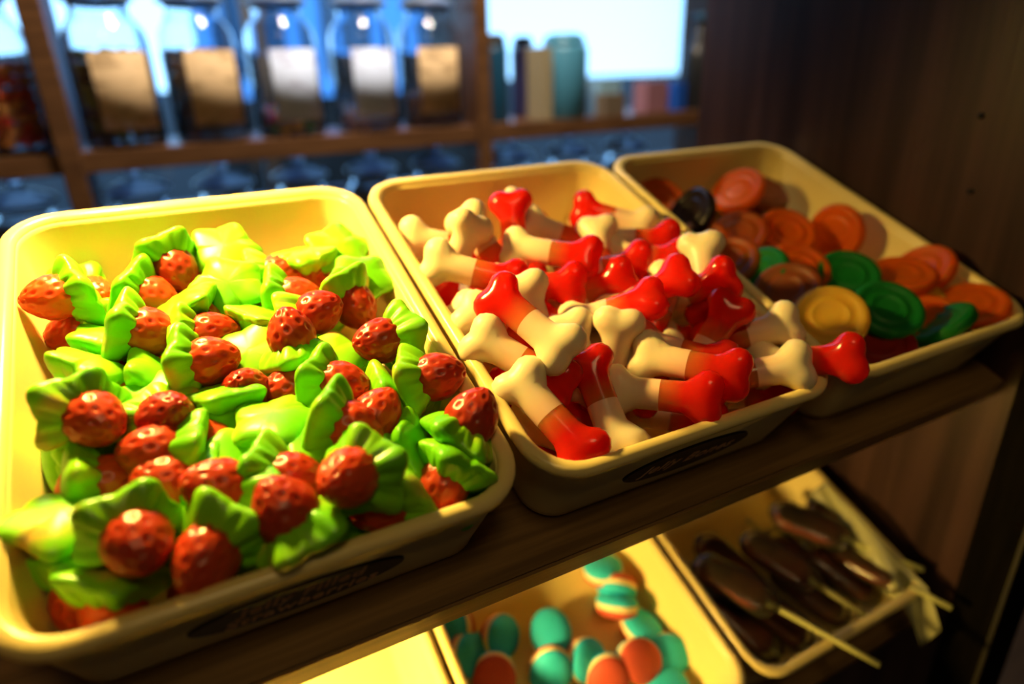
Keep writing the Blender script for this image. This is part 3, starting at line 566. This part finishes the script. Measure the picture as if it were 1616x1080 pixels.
# wrapped lollipops on the lower shelf: head end and stick end in the tray's own frame (mm)
LOLLIES = [
    ((136, 112, -14), (200, 15, 5), 'pale stick lollipop in the middle of the wrapped ones, pointing right'),
    ((181, 104, -16), (192, 4, -6), 'lollipop nearest the side panel, reddish head at the back right of the lolly tray'),
    ((92, 101, -20), (128, 8, -10), 'lollipop second from the left whose stick ends just inside the tray rim'),
    ((28, 96, -12), (89, -25, 9), 'lollipop whose pale stick juts out over the middle of the front rim'),
    ((80, 24, -33), (48, 84, -26), 'maroon lollipop lying head forward in the front left of the lolly tray'),
    ((127, 26, -33), (100, 85, -30), 'maroon lollipop lying head forward in the middle of the lolly tray'),
    ((168, 28, -31), (147, 87, -30), 'maroon lollipop lying head forward in the front right of the lolly tray'),
    ((36, 75, -36), (56, 16, -40), 'dark lollipop low against the left wall of the lolly tray'),
    ((60, 120, -34), (84, 40, -40), 'dark lollipop lying under the one whose stick crosses the front rim'),
    ((150, 55, -44), (120, 130, -40), 'dark lollipop lying lowest in the middle of the lolly tray'),
    ((38, 40, -45), (34, 120, -42), 'dark lollipop lying lowest at the left wall, head to the front'),
    ((168, 66, -24), (188, -19, 9), 'lollipop whose stick juts out over the right front corner of the lolly tray'),
]
LF = TRAY @ Matrix.Translation(LOWOFF)
for a_, b_, lab in LOLLIES:
    a_ = Vector(a_) * .001; b_ = Vector(b_) * .001; d = (b_ - a_); L_ = d.length
    q = d.to_track_quat('X', 'Z'); t_ = empty('lollipop', LF @ Matrix.Translation(a_) @ q.to_matrix().to_4x4(), lab, 'lollipop', 'wrapped lollipops in the lower tray')
    V, F = tube([(x, 0, 0) for x in (.03, .05, L_ * .8, L_)], .0024, 10); link('stick', mesh('stick', V, F, M_stick), t_)
    def bar(sc_, x0, x1, twist):
        rings = []
        for k in range(13):
            s = k / 12; x = x0 + (x1 - x0) * s; g = (1 - abs(2 * s - 1) ** 6) ** .5 if 0 < k < 12 else .25
            rings.append([(x, sc_ * g * 14.5 * math.copysign(abs(math.cos(q_)) ** .7, math.cos(q_)) * .001, sc_ * g * 7 * math.copysign(abs(math.sin(q_)) ** .7, math.sin(q_)) * .001 * (1 + twist * math.sin(k * 2.3 + 3 * q_))) for q_ in [2 * math.pi * j / 20 for j in range(20)]])
        return loft(rings)
    V, F = bar(1.0, -.006, .052, .03); link('head', mesh('head', V, F, M_lolly), t_)
    V, F = bar(1.14, -.012, .062, .12); w_ = link('wrapper', mesh('wrapper', V, F, M_film), t_); w_['label'] = 'clear film wrapper'
# crumpled clear film along the side of the lolly tray
NX, NY = 26, 8; V = []
for i in range(NX):
    for j in range(NY):
        s = i / (NX - 1); t = j / (NY - 1)
        V.append((LF @ Vector((.176 + .013 * t + .005 * math.sin(7 * s + 3 * t) - .006 * s, .118 - .145 * s, .007 + .006 * math.sin(9 * s + 5 * t) * (1 - .4 * t) - .022 * (1 - t) + (.0 if s < .8 else -.10 * (s - .8))))))
F = [(i * NY + j, i * NY + j + 1, (i + 1) * NY + j + 1, (i + 1) * NY + j) for i in range(NX - 1) for j in range(NY - 1)]
fm = mesh('cellophane_sheet', V, F, M_cell)
bm = bmesh.new(); bm.from_mesh(fm); bmesh.ops.solidify(bm, geom=bm.faces[:], thickness=.0003); bm.to_mesh(fm); bm.free()
tag(link('cellophane_sheet', fm), 'crumpled clear cellophane strip hanging over the right corner of the lolly tray', 'wrapper')

# ------------------------------------------------------------------ shelving with jars behind
sh = empty('jar_shelving', Matrix.Translation((0, 0, Z0)), 'brown wooden shelving with glass jars in front of the bright window', 'shelf')
SX0, SX1 = -0.55, 1.75
for z in (0.070, -0.2035): box('shelf', (SX0, 0.955, z - .030), (SX1, 1.16, z), M_back, sh, 0.002)
for x in (-0.560, -0.022, 0.640, 1.30): box('post', (x - .014, 0.945, -1.0), (x + .014, 1.165, 0.62), M_back, sh, 0.002)
box('shelf', (SX0, 0.955, 0.42), (SX1, 1.16, 0.45), M_back, sh, 0.002)
JR = 0.056
outer = [(.3, 0), (JR * 1e3 - 4, 0), (JR * 1e3 - .8, 2), (JR * 1e3, 6), (JR * 1e3, 148), (JR * 1e3 - 3, 162), (JR * 1e3 - 11, 174), (JR * 1e3 - 17, 182), (JR * 1e3 - 18, 194), (JR * 1e3 - 14, 201)]
innr = [(JR * 1e3 - 17, 201), (JR * 1e3 - 21, 194), (JR * 1e3 - 20, 183), (JR * 1e3 - 14, 175.5), (JR * 1e3 - 6, 163), (JR * 1e3 - 3, 148), (JR * 1e3 - 3, 9), (JR * 1e3 - 8, 5), (.3, 5)]
V, F = lathe([(a_ * .001, b_ * .001) for a_, b_ in outer + innr], 40); JAR = mesh('glass_body', V, F, M_glass)
V, F = lathe([(a_ * .001, b_ * .001) for a_, b_ in [(.3, 202), (48, 202), (49, 204), (47, 208), (38, 214), (25, 219), (10, 222), (6, 224), (7, 227), (10, 230), (11, 234), (9, 238), (4, 240), (.3, 240)]], 40); LID = mesh('glass_lid', V, F, M_lid)
def label_mesh(color, dark, seed):
    M = mat('paper_label', color, 0.75); n, l, b = nodes(M)
    t = n.new('ShaderNodeTexCoord'); mp = n.new('ShaderNodeMapping'); mp.inputs['Scale'].default_value = (30, 30, 95); mp.inputs['Location'].default_value = (seed, 0, seed)
    nz = n.new('ShaderNodeTexNoise'); nz.inputs['Scale'].default_value = 1.0; nz.inputs['Detail'].default_value = 1
    cr = n.new('ShaderNodeValToRGB'); cr.color_ramp.elements[0].position = .36; cr.color_ramp.elements[0].color = (*dark, 1); cr.color_ramp.elements[1].position = .43; cr.color_ramp.elements[1].color = (*color, 1)
    l.new(t.outputs['Object'], mp.inputs[0]); l.new(mp.outputs[0], nz.inputs['Vector']); l.new(nz.outputs['Fac'], cr.inputs[0]); l.new(cr.outputs[0], b.inputs['Base Color'])
    V = []; NJ = 16; rr = JR + .0006
    for rad_ in (rr, rr + .0005):
        for z in (.026, .134):
            for j in range(NJ + 1):
                a = math.radians(-90 - 41 + 82 * j / NJ); V.append((rad_ * math.cos(a), rad_ * math.sin(a), z))
    k = NJ + 1; F = []
    for j in range(NJ):
        F += [(j, j + 1, k + j + 1, k + j), (2 * k + j, 2 * k + j + 1, 3 * k + j + 1, 3 * k + j), (j, j + 1, 2 * k + j + 1, 2 * k + j), (k + j, k + j + 1, 3 * k + j + 1, 3 * k + j)]
    return mesh('label', V, F, M)
def contents_mesh(cols, top, seed, name='sweets'):
    rnd = random.Random(seed); ms = [mat('jar_sweet', c, .4) for c in cols]
    bm = bmesh.new(); z = .013
    while z < top:
        for ring, cnt in ((.008, 2), (.026, 7), (.0425, 13)):
            a0 = rnd.uniform(0, 6)
            for k in range(cnt):
                a = a0 + 2 * math.pi * k / cnt
                r_ = bmesh.ops.create_icosphere(bm, subdivisions=1, radius=.0098, matrix=Matrix.Translation((ring * math.cos(a), ring * math.sin(a), z + rnd.uniform(-.003, .003))) @ Matrix.Diagonal((1, 1, rnd.uniform(.7, 1.1), 1)))
                mi = rnd.randrange(len(ms))
                for f in {f for v in r_['verts'] for f in v.link_faces}: f.material_index = mi; f.smooth = True
        z += .0165
    me = bpy.data.meshes.new(name); bm.to_mesh(me); bm.free()
    for m_ in ms: me.materials.append(m_)
    return me
KRAFT = (0.58, 0.42, 0.24); KD = (0.36, 0.25, 0.13); PALE = (0.58, 0.70, 0.98); PDK = (0.42, 0.48, 0.70)
def jar(x, y, z, cols, top, lab, label, seed, group, turn=0.0):
    t_ = empty('sweet_jar', Matrix.Translation((x, y, Z0 + z)) @ Matrix.Rotation(turn, 4, 'Z'), label, 'jar', group)
    g_ = link('glass_body', JAR, t_); link('glass_lid', LID, t_)
    if cols: tag(link('sweets', contents_mesh(cols, top, seed), t_), kind='stuff')
    if lab: link('label', label_mesh(*lab, seed), t_)
G1 = 'labelled glass jars on the upper shelf'
jar(-0.096, 1.022, .0705, [(.75, .04, .02), (.75, .10, .03), (.80, .28, .05)], .125, None, 'glass jar of red and orange sweets left of the shelf post, cut off', 1, G1)
jar(0.056, 1.022, .0705, [(.05, .09, .02), (.015, .02, .03), (.16, .20, .02)], .140, (KRAFT, KD), 'jar of dark green sweets with brown paper label beside the shelf post', 2, G1, .25)
jar(0.181, 1.022, .0705, [(.02, .05, .14), (.09, .03, .03), (.03, .08, .20)], .135, (KRAFT, KD), 'glass jar with a brown paper label over dark blue sweets, second after the post', 3, G1, .22)
jar(0.307, 1.022, .0705, [(.06, .18, .02), (.50, .05, .18), (.50, .25, .03), (.14, .05, .02)], .045, (PALE, PDK), 'glass jar with a pale label and a few green and pink sweets at its bottom', 4, G1, .18)
jar(0.443, 1.022, .0705, [(.15, .07, .05), (.30, .12, .08)], .022, (PALE, PDK), 'nearly empty glass jar with a tall pale label', 5, G1, .1)
jar(0.567, 1.022, .0705, [(.10, .04, .03), (.16, .07, .05)], .050, (KRAFT, KD), 'glass jar with a brown label left of the dark shelf upright, few brown sweets', 6, G1, 0.0)
G2 = 'domed lidded jars on the lower shelf'
for x, s, w in ((-0.105, 11, 'leftmost domed glass lid of a jar below the shelf, left of the post'), (0.052, 12, 'first domed jar lid right of the post under the upper shelf'), (0.181, 13, 'second domed jar lid right of the post, bluish glints'),
             (0.307, 14, 'third domed jar lid right of the post, under the pale labelled jar'), (0.438, 15, 'fourth domed jar lid right of the post, behind the bone tray corner'), (0.565, 16, 'domed jar lid left of the shelf upright, above the bone tray'),
             (0.73, 17, 'dim domed jar lid just right of the shelf upright'), (0.87, 18, 'domed jar lid with a blue glint under the blue shelf edge'), (1.02, 19, 'domed jar lid near the dim tray corner, rightmost under the shelf')):
    jar(x, 1.022, -.203, [(.10, .05, .02), (.2, .1, .04)], .09, None, w, s, G2)
# tins and boxes in the bay beside the window light
def lathed(name, prof, M, x, y, label, cat, extra=None, group=None):
    t_ = empty(name, Matrix.Translation((x, y, Z0 + .0702)), label, cat, group)
    V, F = lathe([(a_ * .001, b_ * .001) for a_, b_ in prof], 32); link('body', mesh('body', V, F, M), t_); return t_
M_tin = mat('teal_tin', (0.01, 0.07, 0.15), .35); M_tin2 = mat('pale_teal_tin', (0.06, 0.24, 0.38), .4); M_tin3 = mat('navy_tin', (0.05, 0.05, 0.16), .35)
M_cap = mat('black_cap', (.01, .012, .015), .4); M_card = mat('cream_card', (.34, .29, .18), .7); M_blue = mat('blue_card', (.01, .10, .55), .6); M_pink = mat('rose_card', (.30, .14, .18), .7); M_bluegrey = mat('pale_blue_card', (.25, .45, .60), .7); M_brownc = mat('brown_card', (.16, .12, .08), .7)
canp = [(.3, 0), (24, 0), (25, 2), (25, 128), (23, 136), (.3, 138)]; capp = [(.3, 138), (22, 138), (22.5, 141), (20, 152), (14, 158), (.3, 159)]
for x, y, M, w, s in ((0.700, 1.02, M_tin, 'dark teal canister right of the shelf upright', 1.0), (0.742, 1.10, M_tin, 'dark teal canister behind the cream box', 1.0), (0.815, 1.115, M_tin3, 'navy canister between the cream box and the rounded teal one', 1.02), (0.852, 1.012, M_tin2, 'large pale teal canister with a rounded top beside the window glare', 1.0)):
    wf = 1.9 if M is M_tin2 else 1.0
    t_ = lathed('canister', [(a_ * wf, b_) for a_, b_ in canp], M, x, y, w, 'tin', None, 'canisters by the shelf upright')
    V, F = lathe([(a_ * .001 * wf, b_ * .001) for a_, b_ in capp], 32); link('lid', mesh('lid', V, F, M if M is M_tin2 else M_cap), t_)
def carton(x, y, w, d, h, M, label):
    t_ = empty('carton', Matrix.Translation((x, y, Z0 + .0702)) @ Matrix.Rotation(.15, 4, 'Z'), label, 'box', 'small cartons by the window')
    box('body', (-w / 2, -d / 2, 0), (w / 2, d / 2, h), M, t_, .001); box('flap', (-w / 2 + .001, -d / 2 + .001, h), (w / 2 - .001, d / 2 - .001, h + .0012), M, t_, 0)
carton(0.785, 0.995, .026, .05, .132, M_card, 'tall narrow cream carton between dark canisters')
carton(0.965, 1.03, .062, .04, .070, M_bluegrey, 'pale blue carton standing in the window glare')
carton(0.950, 0.985, .06, .03, .042, M_brownc, 'low brown carton in front of the pale blue one')
carton(1.085, 1.02, .07, .04, .062, M_pink, 'rose brown carton right of the pale blue one')
carton(1.150, 1.02, .035, .04, .058, M_blue, 'bright blue carton near the dark bottle')
t_ = lathed('bottle', [(.3, 0), (33, 0), (35, 3), (35, 112), (30, 128), (15, 146), (13, 150), (13, 182), (.3, 183)], M_cap, 1.215, 1.02, 'dark bottle half hidden by the side panel', 'bottle')
V, F = lathe([(a_ * .001, b_ * .001) for a_, b_ in [(.3, 182), (15, 182), (15, 200), (.3, 201)]], 24); link('stopper', mesh('stopper', V, F, M_tin), t_)
